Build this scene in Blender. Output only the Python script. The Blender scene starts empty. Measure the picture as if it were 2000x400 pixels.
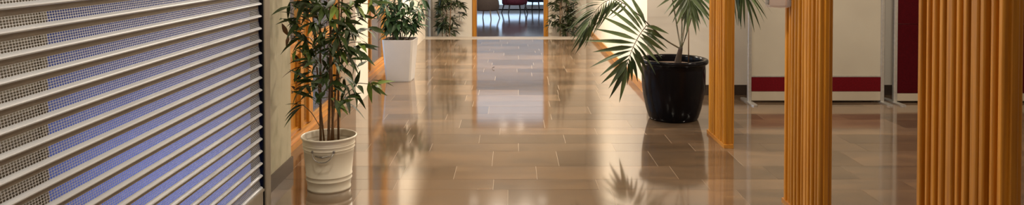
import bpy, math, random
from mathutils import Vector, Matrix
PI = math.pi
SC = bpy.context.scene
COL = SC.collection

# ------------------------------------------------------------------ camera
FPX = 1500.0                       # focal length in pixels of the 2000 px wide frame
HORIZON = -95.0                    # pixel row of the horizon (above the frame)
CAM_H = 1.5
PITCH = math.radians(1.2)
cam_d = bpy.data.cameras.new('camera'); cam = bpy.data.objects.new('camera', cam_d); COL.objects.link(cam)
cam_d.sensor_fit = 'HORIZONTAL'; cam_d.sensor_width = 36.0; cam_d.lens = 36.0 * FPX / 2000.0
PP_Y = HORIZON + FPX * math.tan(PITCH)          # principal point row
cam_d.shift_y = -(200.0 - PP_Y) / 2000.0
cam.location = (0, 0, CAM_H); cam.rotation_euler = (PI / 2 - PITCH, 0, 0)
cam_d.clip_start = 0.05; cam_d.clip_end = 200
SC.camera = cam

def P(px, py, Y):
    """direction of a pixel, taken out to the depth Y (metres in front of the camera)"""
    u = (px - 1000.0) / FPX; v = (py - PP_Y) / FPX
    fwd = math.cos(PITCH) - v * math.sin(PITCH); up = -v * math.cos(PITCH) - math.sin(PITCH)
    s = Y / fwd
    return Vector((u * s, Y, CAM_H + up * s))

# ------------------------------------------------------------------ world, exposure, lights
SC.view_settings.view_transform = 'Standard'; SC.view_settings.look = 'None'
SC.view_settings.gamma = 1.0; SC.view_settings.use_curve_mapping = False
SC.view_settings.exposure = 0.1
w = bpy.data.worlds.new('sky'); SC.world = w; w.use_nodes = True
bg = w.node_tree.nodes['Background']; bg.inputs[0].default_value = (0.62, 0.78, 1.0, 1); bg.inputs[1].default_value = 2.3
CEIL = 2.7
LAMP_W = 36.0
LAMP_COL = (1.0, 0.87, 0.70)

def area(name, loc, size, power, color, rot=(0, 0, 0), shape='DISK', sy=None, spread=None):
    d = bpy.data.lights.new(name, 'AREA'); d.shape = shape; d.size = size
    if sy: d.size_y = sy
    d.energy = power; d.color = color
    if spread: d.spread = spread
    o = bpy.data.objects.new(name, d); COL.objects.link(o); o.location = loc; o.rotation_euler = rot
    return o

# ------------------------------------------------------------------ materials
def mat(name, color, rough=0.5, metal=0.0, spec=0.5, coat=0.0, noise=None, bump=None, rand=0.0, emit=None, trans=0.0, sheen=0.0, ior=1.5):
    """noise=(scale xyz, second colour, lo, hi); bump=(scale xyz, strength, distance)"""
    m = bpy.data.materials.new(name); m.use_nodes = True
    n = m.node_tree.nodes; l = m.node_tree.links; b = n['Principled BSDF']
    b.inputs['Base Color'].default_value = (*color, 1); b.inputs['Roughness'].default_value = rough
    b.inputs['Metallic'].default_value = metal; b.inputs['Specular IOR Level'].default_value = spec
    b.inputs['Coat Weight'].default_value = coat; b.inputs['IOR'].default_value = ior; b.inputs['Coat Roughness'].default_value = 0.08
    b.inputs['Transmission Weight'].default_value = trans; b.inputs['Sheen Weight'].default_value = sheen
    geo = n.new('ShaderNodeNewGeometry'); src = geo.outputs['Position']
    if rand:
        oi = n.new('ShaderNodeObjectInfo'); mu = n.new('ShaderNodeVectorMath'); mu.operation = 'SCALE'
        mu.inputs[0].default_value = (37, 53, 71); l.new(oi.outputs['Random'], mu.inputs['Scale'])
        ad = n.new('ShaderNodeVectorMath'); ad.operation = 'ADD'; l.new(src, ad.inputs[0]); l.new(mu.outputs[0], ad.inputs[1]); src = ad.outputs[0]
    col = None
    def tex(sc, detail=4):
        mp = n.new('ShaderNodeMapping'); mp.inputs['Scale'].default_value = sc; l.new(src, mp.inputs['Vector'])
        t = n.new('ShaderNodeTexNoise'); t.inputs['Scale'].default_value = 1; t.inputs['Detail'].default_value = detail
        l.new(mp.outputs[0], t.inputs['Vector']); return t
    if noise:
        sc, c2, lo, hi = noise
        t = tex(sc); r = n.new('ShaderNodeMapRange'); r.inputs[1].default_value = lo; r.inputs[2].default_value = hi
        l.new(t.outputs['Fac'], r.inputs[0])
        mx = n.new('ShaderNodeMix'); mx.data_type = 'RGBA'; mx.inputs[6].default_value = (*color, 1); mx.inputs[7].default_value = (*c2, 1)
        l.new(r.outputs[0], mx.inputs[0]); col = mx.outputs[2]
    if rand:
        hs = n.new('ShaderNodeHueSaturation'); mr = n.new('ShaderNodeMapRange')
        mr.inputs[3].default_value = 1 - rand; mr.inputs[4].default_value = 1 + rand
        l.new(oi.outputs['Random'], mr.inputs[0]); l.new(mr.outputs[0], hs.inputs['Value'])
        if col: l.new(col, hs.inputs['Color'])
        else: hs.inputs['Color'].default_value = (*color, 1)
        col = hs.outputs[0]
    if col: l.new(col, b.inputs['Base Color'])
    if bump:
        sc, st, di = bump
        t = tex(sc, 3); bn = n.new('ShaderNodeBump'); bn.inputs['Strength'].default_value = st; bn.inputs['Distance'].default_value = di
        l.new(t.outputs['Fac'], bn.inputs['Height']); l.new(bn.outputs[0], b.inputs['Normal'])
    if emit:
        b.inputs['Emission Color'].default_value = (*emit[0], 1); b.inputs['Emission Strength'].default_value = emit[1]
    return m

def clear(name, tint, gloss_rough=0.03, ior=1.45, haze=0.0, haze_col=(1, 1, 1)):
    """thin clear sheet: passes light straight, mirrors by Fresnel, a little milky scatter"""
    m = bpy.data.materials.new(name); m.use_nodes = True
    n = m.node_tree.nodes; l = m.node_tree.links; n.remove(n['Principled BSDF']); out = n['Material Output']
    tr = n.new('ShaderNodeBsdfTransparent'); tr.inputs[0].default_value = (*tint, 1)
    gl = n.new('ShaderNodeBsdfGlossy'); gl.inputs['Roughness'].default_value = gloss_rough
    fr = n.new('ShaderNodeFresnel'); fr.inputs[0].default_value = ior
    mx = n.new('ShaderNodeMixShader'); l.new(fr.outputs[0], mx.inputs[0])
    if haze:
        df = n.new('ShaderNodeBsdfTranslucent'); df.inputs[0].default_value = (*haze_col, 1)
        d2 = n.new('ShaderNodeBsdfDiffuse'); d2.inputs[0].default_value = (*haze_col, 1)
        md = n.new('ShaderNodeMixShader'); md.inputs[0].default_value = 0.5; l.new(df.outputs[0], md.inputs[1]); l.new(d2.outputs[0], md.inputs[2])
        m2 = n.new('ShaderNodeMixShader'); m2.inputs[0].default_value = haze
        l.new(tr.outputs[0], m2.inputs[1]); l.new(md.outputs[0], m2.inputs[2]); l.new(m2.outputs[0], mx.inputs[1])
    else:
        l.new(tr.outputs[0], mx.inputs[1])
    l.new(gl.outputs[0], mx.inputs[2]); l.new(mx.outputs[0], out.inputs[0])
    return m

def leafmat(name, c1, c2, rough=0.5):
    m = mat(name, c1, rough=rough, spec=0.35, noise=((6, 6, 6), c2, 0.35, 0.65), rand=0.45)
    return m

M = {}
M['tile'] = mat('polished_stone', (0.172, 0.110, 0.064), rough=0.085, spec=0.5, ior=2.3, noise=((2.2, 7.0, 3.0), (0.105, 0.074, 0.050), 0.3, 0.72), bump=((3, 3, 3), 0.05, 0.004), rand=0.30)
M['grout'] = mat('pale_grout', (0.46, 0.38, 0.28), rough=0.7)
M['plain_floor'] = mat('stone_slab', (0.16, 0.12, 0.085), rough=0.12, spec=0.7, noise=((2, 2, 2), (0.11, 0.08, 0.06), 0.3, 0.7))
M['lower_floor'] = mat('lower_floor_stone', (0.16, 0.12, 0.11), rough=0.10, spec=0.8, noise=((2, 5, 2), (0.10, 0.075, 0.07), 0.3, 0.7))
M['nosing'] = mat('pale_stone_nosing', (0.50, 0.44, 0.37), rough=0.3, noise=((6, 6, 6), (0.40, 0.35, 0.29), 0.3, 0.7))
M['wall'] = mat('cream_plaster', (0.76, 0.70, 0.60), rough=0.75, noise=((1.5, 1.5, 1.5), (0.70, 0.64, 0.55), 0.3, 0.7), bump=((60, 60, 60), 0.08, 0.003))
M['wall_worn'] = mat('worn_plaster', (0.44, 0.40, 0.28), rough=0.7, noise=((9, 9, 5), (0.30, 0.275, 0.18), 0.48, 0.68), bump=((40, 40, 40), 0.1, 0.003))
M['ceiling'] = mat('ceiling_paint', (0.75, 0.66, 0.54), rough=0.8, bump=((50, 50, 50), 0.05, 0.002))
M['base_dark'] = mat('dark_skirting', (0.065, 0.045, 0.032), rough=0.35, noise=((20, 2, 20), (0.045, 0.03, 0.022), 0.3, 0.7))
M['wood'] = mat('orange_varnished_pine', (0.54, 0.235, 0.022), rough=0.36, spec=0.4, coat=0.08, noise=((55, 55, 1.6), (0.36, 0.135, 0.010), 0.38, 0.68), bump=((80, 80, 2), 0.06, 0.002), rand=0.14)
M['wood_h'] = mat('orange_varnished_rail', (0.54, 0.25, 0.035), rough=0.3, spec=0.5, coat=0.3, noise=((55, 2, 55), (0.42, 0.15, 0.025), 0.38, 0.68), rand=0.1)
M['alu'] = mat('satin_aluminium', (0.56, 0.55, 0.52), rough=0.38, metal=0.75, noise=((40, 3, 40), (0.48, 0.47, 0.45), 0.3, 0.7))
M['slat'] = mat('painted_shutter_metal', (0.50, 0.525, 0.565), rough=0.38, metal=0.15, noise=((3, 3, 3), (0.45, 0.47, 0.51), 0.3, 0.7))
M['slat_web'] = mat('shaded_brown_web', (0.20, 0.165, 0.125), rough=0.5, metal=0.1, noise=((3, 9, 30), (0.16, 0.13, 0.10), 0.3, 0.7))  # brown plain band, its colour also deepens the shade under each ridge
M['guide'] = mat('beige_guide_metal', (0.36, 0.32, 0.26), rough=0.45, metal=0.25, noise=((30, 30, 3), (0.31, 0.275, 0.225), 0.3, 0.7))
M['rubber'] = mat('black_rubber_seal', (0.004, 0.004, 0.005), rough=0.7, spec=0.1, bump=((90, 90, 20), 0.1, 0.001))
M['shop'] = mat('shop_grey_paint', (0.45, 0.45, 0.48), rough=0.6, noise=((2, 2, 2), (0.38, 0.38, 0.42), 0.3, 0.7))
M['board'] = mat('shop_beige_board', (0.50, 0.46, 0.36), rough=0.5, noise=((3, 3, 3), (0.44, 0.41, 0.33), 0.3, 0.7))
M['glass'] = clear('window_glass', (0.93, 0.97, 1.0), ior=1.25, haze=0.10, haze_col=(0.8, 0.88, 1.0))
M['acrylic'] = clear('clear_acrylic', (0.93, 0.90, 0.90), haze=0.22, haze_col=(0.95, 0.90, 0.88))
M['paper'] = mat('pale_paper', (0.80, 0.74, 0.70), rough=0.7, noise=((20, 20, 20), (0.72, 0.62, 0.58), 0.35, 0.65))
M['enamel'] = mat('cream_enamel', (0.84, 0.79, 0.66), rough=0.32, coat=0.2, noise=((7, 7, 7), (0.77, 0.72, 0.60), 0.35, 0.75))
M['wire'] = mat('galvanised_wire', (0.45, 0.44, 0.42), rough=0.35, metal=0.9, noise=((50, 50, 50), (0.3, 0.3, 0.29), 0.4, 0.6))
M['soil'] = mat('brown_soil', (0.085, 0.05, 0.032), rough=0.95, noise=((60, 60, 60), (0.16, 0.10, 0.065), 0.4, 0.65), bump=((90, 90, 90), 0.8, 0.01))
M['white_plastic'] = mat('white_planter_plastic', (0.53, 0.51, 0.49), rough=0.35, noise=((3, 3, 3), (0.49, 0.47, 0.45), 0.3, 0.7))
M['black_glaze'] = mat('black_glaze', (0.004, 0.004, 0.005), rough=0.16, spec=0.12, noise=((5, 5, 5), (0.006, 0.005, 0.007), 0.3, 0.7), bump=((12, 12, 12), 0.05, 0.004))
M['cane'] = mat('brown_cane', (0.20, 0.105, 0.04), rough=0.5, noise=((30, 30, 8), (0.11, 0.055, 0.022), 0.35, 0.65), rand=0.25)
M['twig'] = mat('green_twig', (0.07, 0.075, 0.022), rough=0.55, noise=((30, 30, 30), (0.05, 0.04, 0.015), 0.35, 0.65))
M['leaf_bamboo'] = leafmat('bamboo_leaf', (0.022, 0.042, 0.010), (0.050, 0.085, 0.016))
M['leaf_young'] = leafmat('young_bamboo_leaf', (0.10, 0.17, 0.022), (0.16, 0.22, 0.035))
M['leaf_dry'] = leafmat('dry_bamboo_leaf', (0.12, 0.055, 0.022), (0.17, 0.085, 0.03))
M['leaf_far'] = leafmat('far_bamboo_leaf', (0.022, 0.032, 0.012), (0.040, 0.052, 0.018))
M['leaf_fig'] = leafmat('planter_leaf', (0.016, 0.050, 0.022), (0.045, 0.090, 0.025))
M['leaf_palm'] = leafmat('palm_leaflet', (0.032, 0.055, 0.022), (0.080, 0.115, 0.045), rough=0.42)
M['petiole'] = mat('palm_petiole', (0.045, 0.05, 0.018), rough=0.45, noise=((20, 20, 12), (0.085, 0.055, 0.02), 0.35, 0.65))
M['trunk'] = mat('palm_trunk', (0.050, 0.026, 0.013), rough=0.8, noise=((40, 40, 14), (0.025, 0.015, 0.009), 0.35, 0.65), bump=((50, 50, 20), 0.5, 0.006))
M['whiteboard'] = mat('gloss_white_board', (0.46, 0.42, 0.34), rough=0.14, spec=0.7, noise=((2, 2, 2), (0.42, 0.38, 0.31), 0.3, 0.7))
M['red_panel'] = mat('dark_red_felt', (0.12, 0.002, 0.006), rough=0.9, spec=0.15, noise=((70, 70, 70), (0.09, 0.0015, 0.004), 0.35, 0.65), bump=((200, 200, 200), 0.2, 0.002))
M['red_shaded'] = mat('shaded_red_felt', (0.060, 0.0015, 0.004), rough=0.9, spec=0.1, noise=((70, 70, 70), (0.045, 0.001, 0.003), 0.35, 0.65), bump=((200, 200, 200), 0.2, 0.002))  # darker copy of the red felt, the second screen's shade put into colour
M['cream_panel'] = mat('cream_kick_panel', (0.42, 0.36, 0.28), rough=0.4, noise=((2, 2, 2), (0.38, 0.33, 0.25), 0.3, 0.7))
M['brown_fabric'] = mat('brown_chair_fabric', (0.17, 0.105, 0.065), rough=0.8, noise=((60, 60, 60), (0.13, 0.08, 0.05), 0.35, 0.65))
M['maroon_fabric'] = mat('maroon_chair_fabric', (0.16, 0.014, 0.030), rough=0.8, noise=((60, 60, 60), (0.07, 0.007, 0.014), 0.35, 0.65))
M['navy_fabric'] = mat('navy_chair_fabric', (0.020, 0.022, 0.05), rough=0.8, noise=((60, 60, 60), (0.015, 0.016, 0.036), 0.35, 0.65))
M['pale_wood'] = mat('pale_beech', (0.42, 0.30, 0.20), rough=0.4, noise=((40, 40, 4), (0.34, 0.23, 0.15), 0.35, 0.65))
M['dark_wood'] = mat('dark_walnut', (0.045, 0.028, 0.02), rough=0.4, noise=((40, 40, 4), (0.03, 0.018, 0.013), 0.35, 0.65))
M['pavement'] = mat('pale_paving', (0.78, 0.78, 0.80), rough=0.8, noise=((2, 2, 2), (0.68, 0.68, 0.70), 0.3, 0.7))
M['blind'] = mat('white_blind', (0.78, 0.80, 0.84), rough=0.6, noise=((5, 5, 2), (0.72, 0.74, 0.78), 0.3, 0.7))
M['roller'] = clear('sheer_dimming_sheet', (0.85, 0.82, 0.78), gloss_rough=0.6, ior=1.05, haze=0.55, haze_col=(0.62, 0.57, 0.52))  # sheer sheet added over the far glass to dim its reflection
M['lamp'] = mat('lamp_diffuser', (0.9, 0.85, 0.75), rough=0.4, noise=((9, 9, 9), (0.88, 0.82, 0.72), 0.3, 0.7), emit=((1.0, 0.90, 0.74), 1.2))
M['blue_lamp'] = mat('blue_lamp_tube', (0.5, 0.6, 1.0), rough=0.4, noise=((9, 9, 9), (0.45, 0.55, 0.95), 0.3, 0.7), emit=((0.32, 0.48, 1.0), 5.0))

# ------------------------------------------------------------------ mesh helpers
class MB:
    def __init__(s): s.v = []; s.f = []; s.smooth = set()
    def quad(s, a, b, c, d):
        i = len(s.v); s.v += [tuple(a), tuple(b), tuple(c), tuple(d)]; s.f.append((i, i+1, i+2, i+3)); return s
    def box(s, x0, x1, y0, y1, z0, z1):
        i = len(s.v)
        s.v += [(x, y, z) for z in (z0, z1) for y in (y0, y1) for x in (x0, x1)]
        s.f += [tuple(i+k for k in q) for q in ((0,2,3,1), (4,5,7,6), (0,1,5,4), (2,6,7,3), (0,4,6,2), (1,3,7,5))]
        return s
    def bbox(s, x0, x1, y0, y1, z0, z1, b):
        """box with chamfered edges on its long axis outline (all four upright edges)"""
        pts = [(x0+b, y0), (x1-b, y0), (x1, y0+b), (x1, y1-b), (x1-b, y1), (x0+b, y1), (x0, y1-b), (x0, y0+b)]
        return s.prism(pts, z0, z1)
    def prism(s, pts, z0, z1):
        i = len(s.v); n = len(pts)
        s.v += [(x, y, z0) for x, y in pts] + [(x, y, z1) for x, y in pts]
        s.f.append(tuple(i+k for k in reversed(range(n)))); s.f.append(tuple(i+n+k for k in range(n)))
        for k in range(n): s.f.append((i+k, i+(k+1) % n, i+n+(k+1) % n, i+n+k))
        return s
    def lathe(s, prof, n=40, c=(0, 0, 0), a0=0.0, a1=2*PI):
        i = len(s.v); closed = abs(a1-a0-2*PI) < 1e-6; m = n if closed else n+1
        for r, z in prof:
            for k in range(m):
                a = a0 + (a1-a0)*k/n
                s.v.append((c[0]+r*math.cos(a), c[1]+r*math.sin(a), c[2]+z))
        for j in range(len(prof)-1):
            for k in range(n):
                k2 = (k+1) % m
                s.smooth.add(len(s.f)); s.f.append((i+j*m+k, i+j*m+k2, i+(j+1)*m+k2, i+(j+1)*m+k))
        return s
    def tube(s, pts, rad, n=8, cap=True):
        pts = [Vector(p) for p in pts]; N = len(pts)
        if not hasattr(rad, '__len__'): rad = [rad]*N
        i = len(s.v); t0 = (pts[1]-pts[0]).normalized()
        u = t0.orthogonal().normalized()
        for j, p in enumerate(pts):
            t = (pts[min(j+1, N-1)]-pts[max(j-1, 0)]).normalized()
            u = (u - t*u.dot(t)); u = u.normalized() if u.length > 1e-6 else t.orthogonal().normalized()
            v = t.cross(u)
            for k in range(n):
                a = 2*PI*k/n; s.v.append(tuple(p + (u*math.cos(a)+v*math.sin(a))*rad[j]))
        for j in range(N-1):
            for k in range(n):
                s.smooth.add(len(s.f)); s.f.append((i+j*n+k, i+j*n+(k+1) % n, i+(j+1)*n+(k+1) % n, i+(j+1)*n+k))
        if cap:
            s.f.append(tuple(i+k for k in reversed(range(n)))); s.f.append(tuple(i+(N-1)*n+k for k in range(n)))
        return s
    def mesh(s, name, m=None):
        me = bpy.data.meshes.new(name); me.from_pydata(s.v, [], s.f); me.validate()
        if s.smooth and len(me.polygons) == len(s.f):
            me.polygons.foreach_set('use_smooth', [k in s.smooth for k in range(len(s.f))])
        me.update()
        if m: me.materials.append(m)
        return me
    def build(s, name, m, parent=None):
        o = bpy.data.objects.new(name, s.mesh(name, m)); COL.objects.link(o); o.parent = parent; return o

def tag(o, label=None, cat=None, group=None, kind=None):
    if label: o['label'] = label
    if cat: o['category'] = cat
    if group: o['group'] = group
    if kind: o['kind'] = kind
    return o
def empty(name, loc=(0, 0, 0), rz=0):
    o = bpy.data.objects.new(name, None); COL.objects.link(o); o.location = loc; o.rotation_euler = (0, 0, rz); o.empty_display_size = 0.1
    return o
def struct(name, mb, m, label, cat):
    return tag(mb.build(name, m), label, cat, kind='structure')
def inst(name, me, parent, mw):
    o = bpy.data.objects.new(name, me); COL.objects.link(o); o.parent = parent; o.matrix_basis = mw; return o
def bez(pts, n=24):
    """smooth curve through points (Catmull-Rom)"""
    pts = [Vector(p) for p in pts]; q = [pts[0]*2-pts[1]] + pts + [pts[-1]*2-pts[-2]]; out = []
    segs = len(pts)-1; per = max(2, n//segs)
    for i in range(segs):
        a, b, c, d = q[i:i+4]
        for k in range(per):
            t = k/per
            out.append(0.5*((2*b)+(c-a)*t+(2*a-5*b+4*c-d)*t*t+(3*b-a-3*c+d)*t*t*t))
    out.append(pts[-1]); return out

# ------------------------------------------------------------------ dimensions of the place
XS = -1.40        # face of the roller shutter
XL = -1.51        # left corridor wall
XW = -1.71        # plane of the recessed windows
XR = 1.41         # right corridor wall (beyond the corner)
YB = 8.0          # wall that faces the camera on the right
YE = 13.08        # start of the pale nosing strip
YE2 = 13.47       # edge of the step
YF = 14.6         # far wall
LOW = -0.32       # lower floor level
YG = 24.0         # glass front of the far room
rnd = random.Random(7)

# ------------------------------------------------------------------ floor with its stone tiles
floor = tag(MB().box(XW-0.1, 5.6, -2.0, YE, -0.12, -0.0015).build('floor', M['grout']), 'polished brown stone tile floor with pale joints', 'floor', kind='structure')
unit = MB().box(-0.5, 0.5, -0.5, 0.5, 0, 0.0015).mesh('tile', M['tile'])
JG = 0.0022
rows = [3.3, 3.62, 3.90, 4.20, 4.50, 4.81, 5.03, 5.34, 5.74, 5.98, 6.26, 6.50, 6.82, 7.06, 7.40, 7.68, YB]
y = YB
fr_ = random.Random(11)
while y < YE-0.5:
    y += fr_.choice((0.24, 0.30, 0.40, 0.30)); rows.append(y)
rows.append(YE)
known = {4.50: [-0.95, -0.025, 0.62, 1.41, 2.2], 4.81: [-0.75, -0.12, 0.55, 1.25, 2.0], 5.03: [-0.735, -0.386, 0.166, 1.10, 1.75],
         5.34: [-0.857, -0.14, 0.33, 1.02, 1.62], 5.74: [-1.1, -0.62, 0.05, 0.78, 1.38], 5.98: [-0.80, -0.26, 0.42, 1.25, 1.7],
         6.26: [-0.86, -0.1, 0.7, 1.10, 1.9], 6.50: [-0.92, -0.45, 0.28, 1.02]}
def tile(x0, x1, y0, y1):
    o = inst('tile', unit, floor, Matrix.Identity(4))
    o.location = ((x0+x1)/2, (y0+y1)/2, -0.0015); o.scale = (x1-x0-JG, y1-y0-JG, 1)
    o.rotation_euler = (rnd.gauss(0, 0.0007), rnd.gauss(0, 0.0007), 0)
for a, b in zip(rows[:-1], rows[1:]):
    xe = 5.5 if b <= YB+0.01 else XR
    cuts = list(known.get(a, []))
    if not cuts: cuts = [XL + rnd.uniform(0.25, 0.7)]
    while cuts[-1] < xe-0.45: cuts.append(cuts[-1]+rnd.choice((0.42, 0.55, 0.62, 0.75, 0.95)))
    cuts = [c for c in cuts if c < xe-0.12]
    xs = [XL] + cuts + [xe]
    for p, q in zip(xs[:-1], xs[1:]): tile(p, q, a, b)
for y0, y1 in ((5.22, 7.40), (8.03, 10.20)):       # narrow border tiles in the window recesses
    yy = y0
    while yy < y1-0.05:
        y2 = min(y1, yy+0.62); tile(XW-0.02, XL, yy, y2); yy = y2
struct('trim_1', MB().box(XL-0.3, XR, YE, YE2, -0.14, 0.003), M['nosing'], 'pale stone nosing strip at the far edge of the tiled floor', 'step edge')
st = MB().box(XL-0.3, XR, YE2, YE2+0.32, LOW, -0.16).box(XL-0.3, XR, YE, YE2, LOW, -0.14)
struct('trim_2', st, M['nosing'], 'step leading down behind the pale floor edge', 'step')
struct('floor_lower', MB().box(-5, 5, YE, YG+0.1, LOW-0.1, LOW), M['lower_floor'], 'glossy dark floor of the lower room beyond the doorway', 'floor')

# ------------------------------------------------------------------ walls and ceiling
for nm, bx, lb_ in (('wall_left', (-1.75, XS-0.02, -2.0, 1.90, 0, CEIL), 'cream wall beside the viewer, before the shutter'),
                    ('wall_left_header', (-1.75, XS-0.06, 1.90, 4.35, 2.58, CEIL), 'cream wall strip above the roller shutter'),
                    ('wall_left_middle', (-1.95, XL, 7.40, 8.03, 0, CEIL), 'narrow cream wall pier between the two wooden windows'),
                    ('wall_left_far', (-1.95, XL, 10.20, 13.35, LOW, CEIL), 'cream corridor wall behind the white planter'),
                    ('wall_left_lintel', (-1.95, XL, 5.22, 7.40, 2.35, CEIL), 'cream lintel above the near wooden window'),
                    ('wall_left_lintel_far', (-1.95, XL, 8.03, 10.20, 2.35, CEIL), 'cream lintel above the far wooden window')):
    struct(nm, MB().box(*bx), M['wall'], lb_, 'wall')
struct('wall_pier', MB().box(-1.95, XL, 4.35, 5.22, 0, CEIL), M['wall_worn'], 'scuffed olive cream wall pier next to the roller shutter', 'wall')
struct('wall_right', MB().box(XR, XR+0.2, YB, YF, LOW, CEIL), M['wall'], 'white corridor wall with orange skirting behind the palm', 'wall')
struct('wall_back', MB().box(XR+0.2, 5.6, YB, YB+0.2, 0, CEIL), M['wall'], 'cream wall behind the standing screens', 'wall')
wf = MB()
DX0, DX1 = -0.672, 0.603
wf.box(-2.2, DX0-0.085, YF, YF+0.15, LOW, CEIL).box(DX1+0.085, XR+0.2, YF, YF+0.15, LOW, CEIL).box(DX0-0.085, DX1+0.085, YF, YF+0.15, 1.86, CEIL)
struct('wall_far', wf, M['wall'], 'cream end wall around the wooden doorway', 'wall')
struct('wall_near', MB().box(-1.75, 5.6, -2.2, -2.0, 0, CEIL), M['wall'], 'cream wall closing the hall behind the viewer', 'wall')
struct('wall_side', MB().box(5.5, 5.7, -2.0, YB, 0, CEIL), M['wall'], 'cream wall at the right end of the hall', 'wall')
ce = MB().box(-1.95, 5.7, -2.2, YB+0.2, CEIL, CEIL+0.1).box(-1.95, XR+0.2, YB+0.2, YF+0.15, CEIL, CEIL+0.1)
struct('ceiling', ce, M['ceiling'], 'pale flat ceiling of the hall', 'ceiling')

struct('baseboard_left', MB().box(XL, XL+0.012, 4.35, 5.22, 0, 0.10).box(-1.95, XL+0.012, 5.22, 5.232, 0, 0.10), M['base_dark'], 'dark brown skirting below the scuffed wall pier', 'skirting')
struct('baseboard_back', MB().box(XR+0.0, 5.5, YB-0.012, YB, 0, 0.106), M['base_dark'], 'dark brown skirting along the wall behind the screens', 'skirting')
struct('baseboard_right', MB().box(XR-0.018, XR, YB-0.012, YE2, 0, 0.09), M['wood_h'], 'orange wood skirting along the right corridor wall', 'skirting')
struct('baseboard_stair', MB().box(XR-0.018, XR, YE2, YF, LOW, 0.09), M['base_dark'], 'dark skirting beside the step at the far right', 'skirting')

# ------------------------------------------------------------------ wooden windows in the left wall
def wood_window(name, y0, y1, posts, label, panel=None):
    t = tag(empty(name, (XW, (y0+y1)/2, 0)), label, 'window', kind='structure')
    oy = (y0+y1)/2
    def part(n, m, *bx):
        mb = MB()
        for x0, x1, a, b, z0, z1 in bx: mb.box(x0, x1, a-oy, b-oy, z0, z1)
        return mb.build(n, m, t)
    part('bottom_rail', M['wood_h'], (-0.04, 0.045, y0, y1, 0.0, 0.090), (-0.02, 0.065, y0, y1, 0.0, 0.05))
    part('ledge', M['wood_h'], (-0.03, 0.03, y0, y1, 0.091, 0.105))
    part('middle_rail', M['wood_h'], (-0.035, 0.04, y0, y1, 0.70, 0.79))
    part('top_rail', M['wood_h'], (-0.04, 0.045, y0, y1, 2.22, 2.35))
    for a, b in posts: part('post', M['wood'], (-0.04, 0.05, a, b, 0.105, 2.22))
    edges = sorted(posts)
    for (a0, a1), (b0, b1) in zip(edges[:-1], edges[1:]):
        for z0, z1 in ((0.105, 0.70), (0.79, 2.22)):
            if panel and z1 < 1 and a1 < panel:
                part('panel', M['wood'], (-0.012, 0.012, a1, b0, z0, z1))
            else:
                part('pane', M['glass'], (-0.004, 0.004, a1, b0, z0, z1))
            part('bead', M['wood_h'], (0.005, 0.03, a1, b0, z0, z0+0.02), (0.005, 0.03, a1, a1+0.02, z0+0.02, z1-0.02), (0.005, 0.03, b0-0.02, b0, z0+0.02, z1-0.02), (0.005, 0.03, a1, b0, z1-0.02, z1))
    return t
wood_window('window_1', 5.22, 7.40, [(5.22, 5.32), (6.02, 6.10), (6.26, 6.38), (7.22, 7.40)], 'orange wood framed window behind the bucket of bamboo', panel=5.5)
wood_window('window_2', 8.03, 10.20, [(8.03, 8.13), (9.0, 9.08), (10.02, 10.20)], 'orange wood framed window beside the white planter')

def alu_window():
    t = tag(empty('window_3', (XL, 13.97, LOW)), 'grey aluminium framed glazing by the step on the far left', 'window', kind='structure')
    for a, b in ((-0.60, -0.26), (0.28, 0.62)):
        MB().box(-0.06, 0.0, a, b, 0, 2.6).build('frame_post', M['alu'], t)
    MB().box(-0.035, -0.028, -0.26, 0.28, 0.1, 2.5).build('pane', M['glass'], t)
    MB().box(-0.06, 0.0, -0.26, 0.28, 0, 0.1).build('bottom_rail', M['alu'], t)
    MB().box(-0.06, 0.0, -0.26, 0.28, 2.5, 2.6).build('top_rail', M['alu'], t)
alu_window()
struct('wall_header', MB().box(-1.8, XL, 13.35, YF, LOW+2.6, CEIL), M['wall'], 'short wall piece above the grey glazing', 'wall')
struct('ground', MB().box(-12, -1.96, 4.6, 30, LOW-0.12, LOW-0.02), M['pavement'], 'pale paving outside the left windows', 'ground')

# ------------------------------------------------------------------ doorway in the far wall
d = tag(empty('door_1', (0, YF, LOW)), 'orange wood door frame standing open to the lower room', 'door frame', kind='structure')
for x0 in (DX0-0.085, DX1):
    MB().bbox(x0, x0+0.085, -0.03, 0.17, 0, 2.1, 0.008).build('jamb', M['wood'], d)
MB().box(DX0-0.085, DX1+0.085, -0.03, 0.17, 2.1, 2.185).build('head', M['wood_h'], d)

# ------------------------------------------------------------------ lower room beyond the doorway
struct('wall_room_left', MB().box(-4.2, -4.0, YF+0.15, YG, LOW, CEIL), M['wall'], 'wall of the lower room, left side', 'wall')
struct('wall_room_right', MB().box(4.0, 4.2, YF+0.15, YG, LOW, CEIL), M['wall'], 'wall of the lower room, right side', 'wall')
struct('ceiling_room', MB().box(-4.2, 4.2, YF+0.15, YG+0.1, CEIL, CEIL+0.1), M['ceiling'], 'ceiling of the lower room', 'ceiling')
wg = tag(empty('window_4', (0, YG, LOW)), 'wide glass front with a pale sill and added dimming sheets in the lower room', 'window', kind='structure')
MB().box(-4, 4, -0.05, 0.05, 0, 0.15).build('sill', M['blind'], wg)
MB().box(-4, 4, -0.06, -0.052, 0.0, 0.022).build('sill_strip', M['rubber'], wg)
for xm in (-3.6, -1.2, 1.2, 3.6): MB().box(xm-0.03, xm+0.03, -0.03, 0.03, 0.15, 2.9).build('mullion', M['alu'], wg)
MB().box(-4, 4, -0.03, 0.03, 2.9, 3.02).build('top_rail', M['alu'], wg)
MB().box(-4, 4, 0.0, 0.006, 0.15, 2.9).build('pane', M['glass'], wg)
for xm in (-3.6, -1.2, 1.2):  # unseen sheets added to soften the glass mirrored in the floor
    MB().box(xm+0.04, xm+2.36, -0.020, -0.014, 0.62, 2.88).build('dimming_sheet', M['roller'], wg)
struct('ground_front', MB().box(-14, 14, YG+0.15, 40, LOW-0.12, LOW-0.02), M['pavement'], 'pale paving beyond the far glass front', 'ground')

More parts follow.
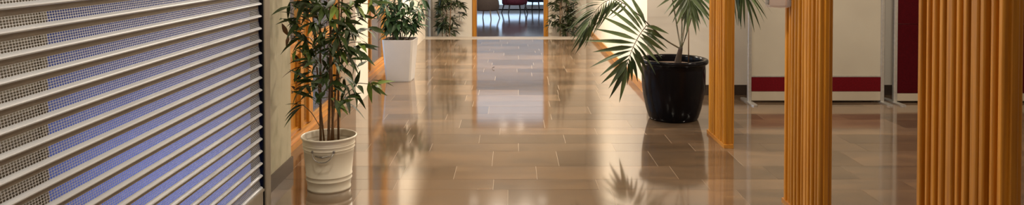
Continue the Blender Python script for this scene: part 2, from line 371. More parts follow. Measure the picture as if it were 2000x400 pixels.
def tub_chair(loc, rz, fab, legm, label, w=0.64, zs=0.24):
    t = tag(empty('lounge_chair', loc, rz), label, 'chair', 'lounge chairs in the lower room')
    r = w/2
    # curved shell: swept wall around the back, lower at the front
    mb = MB(); n = 20; i0 = 0
    ring = []
    for k in range(n+1):
        a = math.radians(-25 + 230*k/n)
        c = math.sin(max(0, min(PI, (k/n)*PI)))
        top = zs + 0.26 + 0.24*c
        ring.append((a, top))
    for a, top in ring:
        for rr, z in ((r, zs+0.03), (r+0.012, (zs+top)/2), (r, top-0.03), (r-0.035, top), (r-0.07, top-0.03), (r-0.075, zs+0.06), (r-0.03, zs)):
            mb.v.append((rr*math.cos(a), rr*math.sin(a)*0.95, z))
    m = 7
    for k in range(n):
        for j in range(m):
            mb.smooth.add(len(mb.f)); mb.f.append((k*m+j, (k+1)*m+j, (k+1)*m+(j+1) % m, k*m+(j+1) % m))
    mb.f.append(tuple(range(m))); mb.f.append(tuple(n*m+j for j in reversed(range(m))))
    mb.build('backrest', fab, t)
    s = MB().lathe([(0.001, zs), (r-0.09, zs), (r-0.045, zs+0.03), (r-0.045, zs+0.13), (r-0.08, zs+0.17), (r-0.16, zs+0.185), (0.001, zs+0.19)], 28)
    s.build('seat', fab, t)
    for sx in (-1, 1):
        for sy in (-1, 1):
            MB().tube([(sx*(r-0.13), sy*(r-0.13), zs+0.02), (sx*(r-0.07), sy*(r-0.07), 0)], [0.024, 0.014], 10).build('leg', legm, t)
    return t
c1 = P(951, 36, 20.8); tub_chair((c1.x, 20.8, LOW), 2.7, M['brown_fabric'], M['pale_wood'], 'brown upholstered lounge chair with pale wooden legs, seen left in the doorway', 0.66, 0.22)
c2 = P(1005, 20, 22.6); tub_chair((c2.x, 22.6, LOW), 0.35, M['maroon_fabric'], M['dark_wood'], 'dark maroon lounge chair with black legs, in the middle of the doorway', 0.74, 0.25)
c3 = P(1046, 14, 23.5); tub_chair((c3.x, 23.45, LOW), -0.5, M['navy_fabric'], M['dark_wood'], 'dark blue lounge chair behind the maroon one, by the glass front', 0.66, 0.28)

# ------------------------------------------------------------------ roller shutter
SH = tag(empty('roller_shutter', (XS, 3.12, 0)), 'perforated metal roller shutter closing the shop front on the left', 'shutter')
PIT = 0.068; YS0, YS1 = 1.90-3.12, 4.232-3.12
def slat_mesh():
    mb = MB()
    def strip(prof):
        for (xa, za), (xb, zb) in zip(prof[:-1], prof[1:]):
            mb.quad((xa, YS0, za), (xa, YS1, za), (xb, YS1, zb), (xb, YS0, zb))
    z_hi, z_lo, x_hi, x_lo = 0.047, 0.0145, 0.0, 0.006
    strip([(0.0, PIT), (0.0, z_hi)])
    rg = [(x_lo, z_lo), (0.012, 0.0120), (0.0175, 0.0085), (0.0195, 0.0045), (0.0185, 0.001), (0.014, -0.001), (0.0, 0.0)]
    strip(rg)
    nrow = 4; ny = int(round((YS1-YS0)/0.0135)); cy = (YS1-YS0)/ny; cz = (z_hi-z_lo)/nrow
    hy, hz = cy*0.40, cz*0.385
    for r in range(nrow):
        for k in range(ny):
            yc = YS0+(k+0.5)*cy; zc = z_lo+(r+0.5)*cz
            def pt(yy, zz):
                f = (z_hi-zz)/(z_hi-z_lo); return (x_hi+(x_lo-x_hi)*f, yy, zz)
            i = len(mb.v)
            mb.v += [pt(yc-cy/2, zc-cz/2), pt(yc+cy/2, zc-cz/2), pt(yc+cy/2, zc+cz/2), pt(yc-cy/2, zc+cz/2)]
            q = 0.45
            mb.v += [pt(yc-hy, zc-hz*q), pt(yc-hy*q, zc-hz), pt(yc+hy*q, zc-hz), pt(yc+hy, zc-hz*q),
                     pt(yc+hy, zc+hz*q), pt(yc+hy*q, zc+hz), pt(yc-hy*q, zc+hz), pt(yc-hy, zc+hz*q)]
            mb.f += [(i, i+1, i+6, i+5), (i+1, i+2, i+8, i+7), (i+2, i+3, i+10, i+9), (i+3, i, i+4, i+11),
                     (i, i+5, i+4), (i+1, i+7, i+6), (i+2, i+9, i+8), (i+3, i+11, i+10)]
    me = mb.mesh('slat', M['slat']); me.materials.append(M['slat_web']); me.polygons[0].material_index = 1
    return me
sm = slat_mesh()
Z0 = 0.185
for k in range(35):
    inst('slat', sm, SH, Matrix.Translation((0, 0, Z0+k*PIT)))
MB().box(-0.05, 0.018, YS0, YS1+0.005, 0.0, Z0-0.012).box(-0.05, 0.026, YS0, YS1+0.005, Z0-0.012, Z0).build('bottom_rail', M['guide'], SH)
MB().box(-0.05, 0.020, YS1+0.006, YS1+0.026, 0.0, 2.58).build('seal', M['rubber'], SH)
MB().bbox(-0.05, 0.030, YS1+0.026, YS1+0.110, 0.0, 2.58, 0.004).build('guide_rail', M['guide'], SH)

# the shop behind the shutter
struct('wall_shop', MB().box(-3.3, -3.2, 1.0, 4.26, 0, CEIL), M['shop'], 'rear wall of the shop behind the shutter', 'wall')
struct('wall_shop_near', MB().box(-3.3, -1.76, 0.9, 1.0, 0, CEIL), M['shop'], 'near side wall of the shop behind the shutter', 'wall')
struct('wall_shop_far', MB().box(-3.3, XS-0.055, 4.26, 4.345, 0, CEIL), M['shop'], 'far side wall of the shop behind the shutter', 'wall')
struct('floor_shop', MB().box(-3.3, XS-0.06, 0.9, 4.26, -0.0014, 0.004), M['shop'], 'pale floor of the shop behind the shutter', 'floor')
struct('ceiling_shop', MB().box(-3.3, -1.95, 0.9, 4.345, CEIL, CEIL+0.1), M['ceiling'], 'ceiling of the shop behind the shutter', 'ceiling')
tag(MB().box(-1.52, -1.49, 1.92, 2.43, 0.004, 2.3).box(-1.56, -1.48, 2.41, 2.44, 0.004, 2.3).build('display_board', M['board']), 'beige board standing close behind the left end of the shutter', 'board')
bl = tag(empty('tube_lamp', (-1.95, 3.55, 0.09)), 'blue glowing tube lamp low inside the shuttered shop', 'lamp')
MB().tube([(-0.4, 0, 0), (0.4, 0, 0)], 0.02, 12).build('tube', M['blue_lamp'], bl)
MB().box(-0.42, 0.42, -0.04, 0.04, -0.086, -0.025).build('housing', M['alu'], bl)
area('shop_light', (-1.95, 3.58, 0.13), 0.8, 6.0, (0.12, 0.24, 1.0), (math.radians(125), 0, 0), 'RECTANGLE', 0.05)

# ------------------------------------------------------------------ fluted wooden fins on the right
def rib_mesh(wd, pr, h):
    mb = MB(); c_ = 0.006
    pts = [(0, -wd/2), (-pr+c_, -wd/2), (-pr+0.002, -wd/2+0.002), (-pr, -wd/2+c_), (-pr, wd/2-c_), (-pr+0.002, wd/2-0.002), (-pr+c_, wd/2), (0, wd/2)]
    i = 0
    mb.v += [(x, y, 0) for x, y in pts]+[(x, y, h) for x, y in pts]; n = len(pts)
    for k in range(n-1):
        mb.f.append((k+1, k, n+k, n+k+1))
    mb.f.append((0, n-1, 2*n-1, n)); mb.f.append(tuple(range(n))); mb.f.append(tuple(range(2*n-1, n-1, -1)))
    return mb.mesh('flute', M['wood'])
FH = 2.6
rib_a = rib_mesh(0.027, 0.022, FH); rib_b = rib_mesh(0.043, 0.019, FH); rib_c = rib_mesh(0.023, 0.018, FH)
def fin(y0, y1, th, label, wide=(5,)):
    t = tag(empty('fluted_pillar', (1.628, y0, 0)), label, 'pillar', 'fluted wooden pillars along the hall')
    L = y1-y0
    MB().bbox(0.010, th, 0.0, L, 0.0, FH+0.1, 0.003).build('core_board', M['wood'], t)
    MB().box(-0.014, th+0.012, -0.012, L+0.014, 0.0, 0.028).build('base_trim', M['wood_h'], t)
    n = int(round(L/0.05))
    for k in range(n):
        yk = (k+0.5)*L/n
        me = rib_b if k in wide else rib_c if k % 4 == 1 else rib_a
        inst('flute', me, t, Matrix.Translation((0.0101, yk, 0.028)))
        inst('flute', me, t, Matrix.Translation((th-0.0001, yk, 0.028)) @ Matrix.Rotation(PI, 4, 'Z'))
    return t
fin(2.51, 3.065, 0.036, 'widest fluted orange wood pillar, nearest at the right edge', (3, 6))
fin(4.01, 4.555, 0.036, 'fluted orange wood pillar with a clear holder fixed to it', (4,))
fin(5.83, 6.32, 0.048, 'narrowest fluted orange wood pillar, right beside the black palm pot', ())

# clear leaflet holder on the middle pillar
h = tag(empty('leaflet_holder', (1.558, 4.48, 1.17)), 'clear plastic leaflet holder fixed to the middle fluted pillar', 'holder')
def hold(n, mb, m): return mb.build(n, m, h)
front = MB()
prof = [(-0.066, 0.020), (-0.045, 0.006), (0.0, 0.0), (0.045, 0.003), (0.062, 0.014)]
i = 0
for y_ in (-0.030, -0.026):
    front.v += [(x, y_, z) for x, z in prof] + [(x, y_, 0.30) for x, _ in reversed(prof)]
front.f += [tuple(range(10)), tuple(range(19, 9, -1))] + [(k, (k+1) % 10, 10+(k+1) % 10, 10+k) for k in range(10)]
hold('front_panel', front, M['acrylic'])
hold('back_panel', MB().box(-0.068, 0.064, 0.026, 0.030, 0.0, 0.36), M['acrylic'])
hold('side_panel', MB().box(-0.070, -0.066, -0.030, 0.030, 0.02, 0.32), M['acrylic'])
hold('side_panel', MB().box(0.060, 0.064, -0.030, 0.030, 0.012, 0.32), M['acrylic'])
hold('bottom_panel', MB().box(-0.060, 0.058, -0.026, 0.026, 0.008, 0.014), M['acrylic'])

# ------------------------------------------------------------------ standing screens in front of the back wall
def foot(t, x):
    mb = MB(); y0, y1 = -0.20, 0.22
    pts = [(-0.030, y0+0.03), (-0.015, y0), (0.015, y0), (0.030, y0+0.03), (0.030, y1-0.03), (0.015, y1), (-0.015, y1), (-0.030, y1-0.03)]
    mb.prism([(x+a, b) for a, b in pts], 0.0, 0.012)
    return mb.build('foot', M['alu'], t)
def screen(x0, x1, Y, label, upper, red0, red1, ztop=1.75, red='red_panel'):
    t = tag(empty('standing_screen', ((x0+x1)/2, Y, 0)), label, 'screen', 'standing screens by the back wall')
    hw = (x1-x0)/2
    for x in (-hw, hw):
        MB().bbox(x-0.018, x+0.018, -0.02, 0.02, 0.012, ztop, 0.005).build('post', M['alu'], t); foot(t, x)
    MB().box(-hw+0.018, hw-0.018, -0.012, 0.012, 0.022, red0-0.004).build('kick_panel', M['cream_panel'], t)
    MB().box(-hw+0.018, hw-0.018, -0.014, 0.014, red0, red1).build('red_panel', M[red], t)
    if upper:
        MB().box(-hw+0.018, hw-0.018, -0.016, 0.016, red1, red1+0.012).build('shelf_strip', M['alu'], t)
        MB().box(-hw+0.018, hw-0.018, -0.006, 0.006, red1+0.012, ztop-0.03).build('board', M['whiteboard'], t)
    else:
        z = red1
        while z < ztop-0.2:
            MB().box(-hw+0.018, hw-0.018, -0.014, 0.014, z+0.004, z+0.6).build('red_panel', M[red], t); z += 0.604
    MB().box(-hw, hw, -0.018, 0.018, ztop, ztop+0.025).build('top_rail', M['alu'], t)
    return t
screen(2.355, 3.672, 7.60, 'standing screen with glossy pale board above a dark red band', True, 0.115, 0.256)
screen(3.79, 5.13, 7.58, 'standing screen of dark red panels, partly behind the nearest pillar', False, 0.100, 0.78, red='red_shaded')

# ------------------------------------------------------------------ plants
def leaf_mesh(name, L, W, droop, fold, m, seg=5, wpos=0.38):
    mb = MB()
    for k in range(seg+1):
        t = k/seg
        wv = W/2*((t/wpos)**0.75 if t < wpos else max(0.0, 1-((t-wpos)/(1-wpos))**1.5))
        wv = max(wv, 0.0006)
        yv = L*t*(1-0.10*droop*t); zv = -L*droop*t*t*0.5
        mb.v += [(-wv, yv, zv+fold*wv), (0, yv, zv), (wv, yv, zv+fold*wv)]
    for k in range(seg):
        a = k*3
        mb.smooth.add(len(mb.f)); mb.f.append((a, a+1, a+4, a+3)); mb.smooth.add(len(mb.f)); mb.f.append((a+1, a+2, a+5, a+4))
    return mb.mesh(name, m)
def orient(pos, dr, roll=0.0, s=1.0, up=Vector((0, 0, 1))):
    y = Vector(dr).normalized(); x = y.cross(up)
    x = x.normalized() if x.length > 1e-4 else Vector((1, 0, 0))
    z = x.cross(y)
    R = Matrix((x, y, z)).transposed().to_4x4()
    return Matrix.Translation(pos) @ R @ Matrix.Rotation(roll, 4, 'Y') @ Matrix.Scale(s, 4)

def cane_path(base, top, bend, n=12):
    base, top = Vector(base), Vector(top); out = []
    for k in range(n+1):
        t = k/n; out.append(base.lerp(top, t) + Vector(bend)*math.sin(PI*t))
    return out
def cane(t, org, pts, r0, r1, nodes=True):
    mb = MB(); pts = [p-org for p in pts]; N = len(pts); P2 = []; R2 = []
    for k, p in enumerate(pts):
        r = r0+(r1-r0)*k/(N-1)
        if nodes and 0 < k < N-1:
            d_ = (pts[k+1]-p).normalized()*0.006
            P2 += [p-d_, p, p+d_]; R2 += [r, r*1.22, r]
        else: P2.append(p); R2.append(r)
    mb.tube(P2, R2, 8); return mb.build('stem', M['cane'] if nodes else M['twig'], t)

def cluster(t, org, meshes, at, out, n, rg, spread=1.0, size=(0.75, 1.15), down=0.35, xmin=-99):
    """a tuft of leaves at a twig end, fanning around the outward direction"""
    out = Vector(out).normalized()
    for k in range(n):
        dv = out + Vector((rg.gauss(0, 0.6), rg.gauss(0, 0.6), rg.gauss(-down, 0.5)))*spread
        if dv.length < 0.1: dv = out
        me = rg.choice(meshes)
        pos = Vector(at)-org + Vector((rg.gauss(0, 0.012), rg.gauss(0, 0.012), rg.gauss(0, 0.015)))
        if (pos+org).x + 0.19*dv.normalized().x < xmin: dv.x = abs(dv.x)
        inst('leaf', me, t, orient(pos, dv, rg.gauss(0, 0.5), rg.uniform(*size)))
def twig(t, org, a, b, r=0.0025):
    a, b = Vector(a)-org, Vector(b)-org; m = (a+b)/2 + Vector((0, 0, 0.02))
    MB().tube(bez([a, m, b], 6), [r]*7 if len(bez([a, m, b], 6)) == 7 else r*0.8, 5).build('twig', M['twig'], t)

# ---- bamboo in the white enamel bucket
bc = P(643, 368, 4.86); B = Vector((bc.x, 4.86, 0))
bp = tag(empty('potted_bamboo', B), 'tall leafy bamboo in a white metal bucket beside the shutter', 'potted plant')
bkt = MB().lathe([(0.001, 0.006), (0.126, 0.006), (0.130, 0.0), (0.136, 0.0), (0.1365, 0.012), (0.1335, 0.016), (0.1395, 0.060), (0.1435, 0.063), (0.1435, 0.067), (0.1400, 0.070),
                  (0.1420, 0.088), (0.1455, 0.091), (0.1455, 0.095), (0.1425, 0.098), (0.1580, 0.258), (0.1620, 0.261), (0.1620, 0.266), (0.1590, 0.269), (0.1600, 0.280), (0.1638, 0.283), (0.1638, 0.288), (0.1610, 0.291),
                  (0.1670, 0.322), (0.1725, 0.324), (0.1755, 0.329), (0.1745, 0.335), (0.1700, 0.337), (0.1655, 0.333), (0.1650, 0.325), (0.1580, 0.255), (0.157, 0.245)], 64)
bkt.build('bucket', M['enamel'], bp)
MB().lathe([(0.1585, 0.252), (0.12, 0.262), (0.06, 0.258), (0.001, 0.262)], 40).build('soil', M['soil'], bp)
hy = -0.152
hl = MB().tube(bez([(-0.068, hy+0.012, 0.262), (-0.055, hy-0.022, 0.230), (-0.02, hy-0.030, 0.208), (0.025, hy-0.030, 0.210), (0.055, hy-0.020, 0.235), (0.066, hy+0.012, 0.264)], 24), 0.0028, 8)
hd = hl.build('handle', M['wire'], bp)
MB().tube([(-0.045, hy-0.020, 0.243), (0.0, hy-0.026, 0.236), (0.048, hy-0.018, 0.244)], [0.004, 0.006, 0.004], 10).build('grip', M['wire'], hd)
for sx in (-0.068, 0.066):
    MB().tube([(sx, hy+0.022, 0.263), (sx, hy-0.004, 0.263)], [0.010, 0.007], 10).build('lug', M['wire'], bp)
rg = random.Random(21)
lb = [leaf_mesh('leaf', 0.150, 0.036, 0.55, 0.25, M['leaf_bamboo']), leaf_mesh('leaf', 0.130, 0.033, 0.9, 0.3, M['leaf_bamboo']), leaf_mesh('leaf', 0.165, 0.034, 0.3, 0.2, M['leaf_bamboo'])]
ly = [leaf_mesh('leaf', 0.150, 0.036, 0.5, 0.3, M['leaf_young']), leaf_mesh('leaf', 0.13, 0.032, 0.8, 0.3, M['leaf_young'])]
ld = [leaf_mesh('leaf', 0.140, 0.030, 0.5, 0.35, M['leaf_dry'])]
canes = []
for px, pxt, yo, r in ((626, 622, 4.83, 0.0085), (641, 645, 4.80, 0.0095), (651, 640, 4.87, 0.0085), (661, 664, 4.90, 0.0075), (646, 676, 4.95, 0.0075), (634, 602, 4.93, 0.006)):
    b0 = P(px, 282, yo); b0.z = 0.25; t0 = P(pxt, -95, yo + rg.uniform(-0.12, 0.05)); t0.z = rg.uniform(1.62, 1.85)
    pts = cane_path(b0, t0, (rg.uniform(-0.015, 0.015), 0, 0), 11); canes.append(pts); cane(bp, B, pts, r, r*0.55)
def on_cane(z, px):
    best = None
    for c in canes:
        for p in c:
            s_ = abs(p.z-z) + 1.2*abs(p.x-P(px, 100, p.y).x)
            if best is None or s_ < best[0]: best = (s_, p)
    return best[1]
# tufts read off the photograph: pixel, depth, number of leaves, kind
tufts = [(572, 8, 4.85, 6, 0), (604, 6, 4.75, 6, 0), (632, 12, 4.7, 6, 0), (660, 10, 4.72, 6, 1), (690, 8, 4.8, 5, 0), (722, 8, 4.85, 5, 0),
         (560, 38, 4.9, 5, 0), (590, 38, 4.75, 6, 0), (615, 45, 4.68, 6, 0), (648, 40, 4.66, 6, 1), (676, 38, 4.72, 6, 0), (700, 30, 4.85, 4, 0),
         (566, 70, 4.88, 5, 2), (596, 72, 4.74, 6, 0), (628, 66, 4.66, 6, 0), (655, 70, 4.68, 6, 0), (682, 62, 4.78, 5, 0), (714, 56, 4.85, 4, 0),
         (578, 98, 4.82, 5, 1), (606, 100, 4.70, 5, 0), (640, 92, 4.66, 6, 0), (668, 96, 4.72, 6, 1), (692, 92, 4.8, 4, 0),
         (590, 128, 4.78, 6, 2), (620, 122, 4.70, 5, 0), (655, 118, 4.7, 5, 0), (680, 118, 4.76, 4, 0),
         (576, 178, 4.86, 5, 2), (592, 205, 4.84, 4, 0), (608, 158, 4.72, 6, 0), (628, 178, 4.70, 4, 0), (640, 150, 4.68, 5, 0), (668, 150, 4.74, 4, 0),
         (652, 200, 4.68, 4, 1), (672, 196, 4.74, 4, 0), (690, 172, 4.80, 3, 0), (724, 164, 4.82, 7, 1), (705, 82, 4.86, 3, 0)]
for px, py, Y, n, kd in tufts:
    p = P(px, py, Y); s0 = on_cane(p.z-0.10, px); twig(bp, B, s0, p)
    out = Vector((p.x-B.x, (Y-4.86)*0.8-0.05, 0.0)); out = out.normalized() if out.length > 0.03 else Vector((0, -1, 0))
    ms = lb*3 + (ly*5 if kd == 1 else ly if rg.random() < 0.3 else []) + (ld*7 if kd == 2 else [])
    if px == 724: ms = ly
    cluster(bp, B, ms, p, out, n+1, rg, 1.05, (0.75, 1.12), 0.12, XL+0.02)
for k in range(4):         # crown above the frame, seen in the floor's reflection
    a = k*0.8; p = Vector((B.x+0.22*math.cos(a), B.y+0.2*math.sin(a), 1.28+0.06*k)); twig(bp, B, on_cane(p.z-0.1, 640), p)
    cluster(bp, B, lb, p, (math.cos(a), math.sin(a), 0.2), 7, rg)

fol = MB()                 # the small inner leaves nobody could pick apart
for k in range(170):
    c = rg.choice(canes); p = rg.choice([q for q in c if 0.62 < q.z < 1.5]) + Vector((rg.gauss(0, 0.055), rg.gauss(0, 0.05), rg.uniform(-0.06, 0.06)))
    a = rg.uniform(0, 2*PI); src_ = rg.choice(lb); mw = orient(p-B, (math.cos(a), math.sin(a), rg.gauss(-0.1, 0.45)), rg.gauss(0, 0.5), rg.uniform(0.55, 0.95))
    i0 = len(fol.v); fol.v += [tuple(mw @ v.co) for v in src_.vertices]; fol.f += [tuple(i0+j for j in f.vertices) for f in src_.polygons]
fo = fol.build('inner_foliage', M['leaf_bamboo'], bp); fo['kind'] = 'stuff'

# ---- white square planter with a bushy plant
PY = 8.95; pc = P(782, 150, PY); W = Vector((pc.x, PY, 0))
wp = tag(empty('potted_shrub', W, math.radians(-3)), 'bushy dark green plant in a tall white square planter by the window', 'potted plant')
def sq(hw, ch): return [(-hw+ch, -hw), (hw-ch, -hw), (hw, -hw+ch), (hw, hw-ch), (hw-ch, hw), (-hw+ch, hw), (-hw, hw-ch), (-hw, -hw+ch)]
def loft(rings):
    mb = MB(); n = 8
    for pts, z in rings: mb.v += [(x, y, z) for x, y in pts]
    for j in range(len(rings)-1):
        for k in range(n): mb.f.append((j*n+k, j*n+(k+1) % n, (j+1)*n+(k+1) % n, (j+1)*n+k))
    mb.f.append(tuple(reversed(range(n)))); m_ = len(rings)-1
    mb.f.append(tuple(m_*n+k for k in range(n))); return mb
pl = loft([(sq(0.140, 0.018), 0.0), (sq(0.144, 0.018), 0.012), (sq(0.179, 0.022), 0.460), (sq(0.181, 0.022), 0.478), (sq(0.179, 0.020), 0.484), (sq(0.170, 0.016), 0.482), (sq(0.166, 0.014), 0.440)])
pl.build('planter', M['white_plastic'], wp)
sl = MB(); g = 9
for a in range(g+1):
    for b in range(g+1): sl.v.append((-0.163+0.326*a/g, -0.163+0.326*b/g, 0.447+rg.uniform(0, 0.022)))
for a in range(g):
    for b in range(g): sl.smooth.add(len(sl.f)); sl.f.append((a*(g+1)+b, (a+1)*(g+1)+b, (a+1)*(g+1)+b+1, a*(g+1)+b+1))
sl.build('soil', M['soil'], wp)
lf = [leaf_mesh('leaf', 0.17, 0.050, 0.7, 0.3, M['leaf_fig']), leaf_mesh('leaf', 0.15, 0.046, 1.0, 0.3, M['leaf_fig']), leaf_mesh('leaf', 0.19, 0.050, 0.5, 0.25, M['leaf_fig'])]
rg = random.Random(5)
for k in range(11):
    a = rg.uniform(0, 2*PI); r = rg.uniform(0.02, 0.11); b0 = Vector((r*math.cos(a), r*math.sin(a), 0.45))
    t0 = b0 + Vector((math.cos(a)*rg.uniform(0.05, 0.20), math.sin(a)*rg.uniform(0.05, 0.20), rg.uniform(0.34, 0.66)))
    pts = cane_path(b0, t0, (0.01, 0.01, 0), 8)
    MB().tube(pts, [0.007-0.0005*j for j in range(9)], 6).build('stem', M['twig'], wp)
    for j in range(3, 9):
        n = 4
        for q in range(n):
            ang = q*2*PI/n + j*0.7 + rg.uniform(-0.4, 0.4)
            dv = Vector((math.cos(ang), math.sin(ang), rg.uniform(-0.75, 0.25)))
            inst('leaf', rg.choice(lf), wp, orient(pts[j], dv, rg.gauss(0, 0.3), rg.uniform(0.75, 1.15)))
for q in range(26):       # lowest skirt of leaves over the rim
    ang = rg.uniform(0, 2*PI); p = Vector((0.10*math.cos(ang), 0.10*math.sin(ang), rg.uniform(0.56, 0.68)))
    inst('leaf', rg.choice(lf), wp, orient(p, (math.cos(ang), math.sin(ang), rg.uniform(-0.5, 0.1)), rg.gauss(0, 0.3), rg.uniform(0.9, 1.25)))

# ---- two bamboos in front of the far wall
lfar = [leaf_mesh('leaf', 0.18, 0.040, 0.5, 0.2, M['leaf_far']), leaf_mesh('leaf', 0.16, 0.038, 0.9, 0.3, M['leaf_far'])]
def far_bamboo(pxs, label, seed, half, YP=14.22):
    rg = random.Random(seed); c = P(sum(pxs)/len(pxs), 80, YP); O = Vector((c.x, YP, LOW))
    t = tag(empty('potted_bamboo', O), label, 'potted plant', 'bamboos at the far wall')
    MB().lathe([(0.001, 0.0), (0.10, 0.0), (0.13, 0.17), (0.14, 0.175), (0.14, 0.19), (0.125, 0.19), (0.12, 0.16), (0.001, 0.16)], 24).build('pot', M['white_plastic'], t)
    cs = []
    for px in pxs:
        b0 = P(px, 80, YP+rg.uniform(-0.05, 0.05)); b0.z = LOW+0.15; t0 = b0 + Vector((rg.uniform(-0.12, 0.12), rg.uniform(-0.05, 0.05), 2.0))
        b0.x = O.x + max(-0.1, min(0.1, b0.x-O.x))
        pts = cane_path(b0, t0, (0.01, 0, 0), 14); cs.append(pts); cane(t, O, pts, 0.009, 0.006)
    for k in range(33):
        z = -0.02 + (0.72*(k/24) if k < 24 else 0.72 + 0.1*(k-24))
        c_ = rg.choice(cs); s0 = min(c_, key=lambda p: abs(p.z-z+0.08))
        a = rg.uniform(0, 2*PI); rr = rg.uniform(0.06, half) * (0.8 if z < 0.2 else 1)
        p = Vector((s0.x+rr*math.cos(a), s0.y+0.55*rr*math.sin(a), z)); p.y = min(p.y, YF-0.14); p.x = max(XL+0.2, min(XR-0.22, p.x))
        twig(t, O, s0, p, 0.003)
        cluster(t, O, lfar, p, (math.cos(a) if p.x < XR-0.35 else -abs(math.cos(a)), 0.5*math.sin(a)-0.2, 0.0), 8, rg, 0.9, (0.75, 1.1), 0.1)
    fol = MB()             # the many small leaves behind and between the tufts
    for k in range(75):
        c_ = rg.choice(cs); q = rg.choice([p for p in c_ if -0.02 < p.z < 1.3]); a = rg.uniform(0, 2*PI); rr = rg.uniform(0.03, half*0.85)
        p = Vector((q.x+rr*math.cos(a), min(YF-0.16, q.y+0.5*rr*math.sin(a)), q.z+rg.uniform(-0.07, 0.07)))
        for j in range(7):
            b_ = rg.uniform(0, 2*PI); src_ = rg.choice(lfar)
            p.x = max(XL+0.19, min(XR-0.2, p.x)); mw = orient(p-O, (math.cos(b_), -abs(0.6*math.sin(b_)), rg.gauss(-0.05, 0.5)), rg.gauss(0, 0.5), rg.uniform(0.6, 0.95))
            i0 = len(fol.v); fol.v += [tuple(mw @ v.co) for v in src_.vertices]; fol.f += [tuple(i0+j_ for j_ in f.vertices) for f in src_.polygons]
    fol.build('small_foliage', M['leaf_far'], t)['kind'] = 'stuff'
far_bamboo((864, 871, 877), 'slim dark bamboo left of the far doorway, by the grey glazing', 3, 0.30)
far_bamboo((1094, 1100, 1109), 'slim dark bamboo right of the far doorway', 9, 0.30)

# ---- palm in the black glazed pot
KY = 6.88; kc = P(1315, 229, KY); K = Vector((kc.x, KY, 0))
kp = tag(empty('potted_palm', K), 'feathery green palm in a big black glazed pot beside the narrow pillar', 'potted plant')
kp_pot = MB().lathe([(0.001, 0.0), (0.205, 0.0), (0.215, 0.010), (0.222, 0.022), (0.246, 0.10), (0.268, 0.20), (0.281, 0.30), (0.283, 0.38), (0.283, 0.45), (0.280, 0.492), (0.284, 0.497), (0.300, 0.502), (0.306, 0.514), (0.306, 0.527), (0.300, 0.538), (0.288, 0.542), (0.274, 0.540), (0.264, 0.532), (0.260, 0.520), (0.258, 0.47)], 72)
kp_pot.build('pot', M['black_glaze'], kp)
MB().lathe([(0.260, 0.476), (0.18, 0.486), (0.09, 0.484), (0.001, 0.490)], 40).build('soil', M['soil'], kp)
tp = P(1330, 96, KY)
MB().tube(bez([Vector((0.035, 0.0, 0.47)), Vector((0.045, 0, 0.54)), tp-K+Vector((0.0, 0, 0.02))], 8), [0.036, 0.034, 0.032, 0.030, 0.027, 0.025, 0.022, 0.020, 0.016], 12).build('trunk', M['trunk'], kp)
s1 = P(1345, 106, 6.95); s2 = P(1345, 42, 6.95); MB().tube([Vector((s1.x, 6.95, 0.48))-K, s2-K], 0.005, 6).build('support_stick', M['cane'], kp)
lp = {}
def leaflet_mesh(L, W, droop):
    key = (round(L, 2), round(W, 3), round(droop, 1))
    if key not in lp: lp[key] = leaf_mesh('leaflet', key[0], key[1], key[2], 0.45, M['leaf_palm'], 7, 0.30)
    return lp[key]
rg = random.Random(13)
def frond(petiole, rachis, n, Lmax, side_up, spread0, spread1, droop, W=0.032, terminal=True, rp=0.007, lr=(1.0, 1.0)):
    """petiole and rachis are world points; leaflets leave the rachis on both sides"""
    f = empty('frond', (0, 0, 0)); f.parent = kp; f.empty_display_size = 0.05
    pts = bez(petiole, 18) + bez(rachis, 18)[1:]
    N = len(pts); MB().tube([p-K for p in pts], [rp*(1-0.72*k/(N-1)) for k in range(N)], 7).build('midrib', M['petiole'], f)
    rc = bez(rachis, 40); up = Vector(side_up).normalized()
    for k in range(n):
        t = (k+0.3)/n; q = min(len(rc)-2, int(t*(len(rc)-1))); p = rc[q]; tg = (rc[q+1]-rc[q]).normalized()
        sd = tg.cross(up).normalized(); L = Lmax*(0.62+0.38*math.sin(PI*min(1, 0.15+0.85*t)))*rg.uniform(0.9, 1.08)
        ang = math.radians(spread0+(spread1-spread0)*t)
        for s in (-1, 1):
            dv = tg*math.cos(ang) + sd*s*math.sin(ang) + up*rg.uniform(-0.05, 0.18)
            inst('leaflet', leaflet_mesh(round(L*lr[s > 0]/0.04)*0.04, W, droop), f, orient(p-K, dv, rg.gauss(0, 0.25)+s*0.35, 1.0, up))
    if terminal:
        tg = (rc[-1]-rc[-2]).normalized()
        for s in (-0.15, 0.15): inst('leaflet', leaflet_mesh(Lmax*0.75, W, droop), f, orient(rc[-1]-K, tg+tg.cross(up)*s, 0, 1.0, up))
    return f
TV = Vector((0, 0, 1)); CAMV = (Vector((0, 0, 1.5))-K).normalized()
# arching frond reaching over to the left
frond([tp, P(1292, 72, 6.95), P(1255, 36, 6.85), P(1222, 9, 6.75)], [P(1222, 9, 6.75), P(1200, -2, 6.68), P(1178, 6, 6.6), P(1160, 26, 6.55), P(1148, 52, 6.5)], 17, 0.36, (0.45, -0.5, 0.75), 58, 12, 0.8, 0.022)
# big frond hanging at the left of the pot
frond([tp, P(1300, 78, 6.9), P(1278, 58, 6.75), P(1262, 50, 6.6)], [P(1262, 50, 6.6), P(1248, 70, 6.52), P(1234, 98, 6.47), P(1224, 128, 6.44)], 12, 0.42, (0.15, -0.95, 0.25), 122, 14, 0.22, 0.044, lr=(0.7, 1.0))
# frond fanning down in the middle, toward the viewer
frond([tp, P(1322, 50, 7.0), P(1312, -30, 7.0), P(1335, -62, 6.85)], [P(1335, -62, 6.85), P(1342, -40, 6.7), P(1345, -16, 6.60), P(1347, 6, 6.55)], 15, 0.38, (0.1, -0.95, 0.3), 95, 12, 0.25, 0.040)
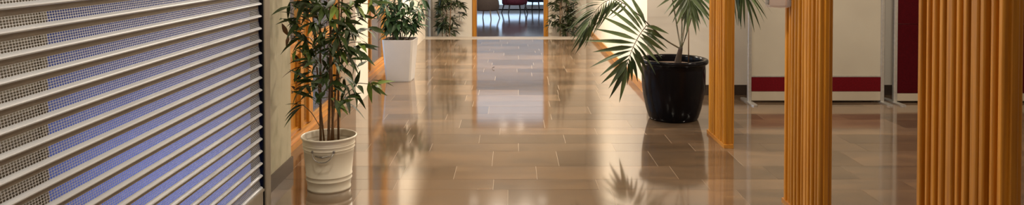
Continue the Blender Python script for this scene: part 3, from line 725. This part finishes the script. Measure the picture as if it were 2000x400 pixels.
# frond that comes out behind the narrow pillar, on its right
frond([tp, P(1342, 62, 7.0), P(1372, -30, 7.0), P(1408, -72, 6.98)], [P(1408, -72, 6.98), P(1425, -62, 6.95), P(1442, -42, 6.92), P(1454, -14, 6.9)], 13, 0.50, (-0.25, -0.6, 0.75), 72, 16, 0.4, 0.024)
# upper fronds, seen in the floor's reflection
frond([tp, P(1330, 20, 7.05), P(1305, -120, 7.1), P(1280, -170, 7.1)], [P(1280, -170, 7.1), P(1250, -190, 7.1), P(1215, -185, 7.1), P(1185, -160, 7.1)], 11, 0.38, TV, 70, 18, 0.5)
frond([tp, P(1340, 20, 7.02), P(1350, -130, 7.02), P(1372, -190, 7.0)], [P(1372, -190, 7.0), P(1395, -205, 6.98), P(1425, -200, 6.95), P(1452, -175, 6.9)], 11, 0.38, TV, 70, 18, 0.5)

fl = leaf_mesh('fallen_leaf', 0.045, 0.022, 0.9, 0.8, M['trunk'], 6)
fo_ = inst('fallen_leaf', fl, None, Matrix.Translation((-0.218, 9.78, 0.021)) @ Matrix.Rotation(1.2, 4, 'Z'))
tag(fo_, 'tiny dark curled leaf lying on the tiles in mid corridor', 'leaf')

# ------------------------------------------------------------------ recessed ceiling lamps
ring = MB().lathe([(0.088, 0.0), (0.112, 0.0), (0.116, -0.008), (0.108, -0.013), (0.092, -0.011), (0.088, 0.0)], 28).mesh('trim_ring', M['white_plastic'])
disc = MB().lathe([(0.001, -0.006), (0.088, -0.006)], 28).mesh('diffuser', M['lamp'])
spots = [(-0.64, 12.8, 0.0028, 'over the far end of the corridor, left'), (0.51, 12.8, 0.0028, 'over the far end of the corridor, right'),
         (-0.2, 11.0, 2.0, 'above the corridor past the white planter, left'), (0.2, 11.0, 2.0, 'above the corridor past the white planter, right'),
         (-0.35, 9.0, 1.3, 'above the white planter side of the corridor'), (0.35, 9.0, 1.3, 'above the middle of the corridor, right'),
         (-0.45, 6.6, 0.9, 'above the left of the hall, near the bucket'), (0.7, 6.4, 0.9, 'above the open floor left of the palm'),
         (-0.95, 3.5, 0.36, 'above the shutter, its far half'), (-0.95, 1.6, 0.36, 'above the shutter, its near half'), (0.7, 3.8, 0.8, 'above the floor left of the nearest pillar'),
         (3.0, 6.0, 1.1, 'in front of the pale screen'), (4.5, 5.6, 0.45, 'in front of the red screen'), (3.2, 4.2, 0.4, 'above the right of the hall, near the pillars'),
         (0.6, 0.4, 0.12, 'above the viewer')]
for x, yv, pw, wh in spots:
    t = tag(empty('ceiling_lamp', (x, yv, CEIL)), 'round recessed ceiling lamp ' + wh, 'lamp', 'recessed ceiling lamps')
    inst('trim_ring', ring, t, Matrix.Identity(4)); inst('diffuser', disc, t, Matrix.Identity(4))
    area('lamp_light', (x, yv, CEIL-0.02), 0.17, LAMP_W*pw, LAMP_COL)
area('room_light', (0, 19.5, CEIL-0.05), 6.0, 90, (0.85, 0.9, 1.0), (0, 0, 0), 'SQUARE')  # wide fill added under the lower room's ceiling, no fixture
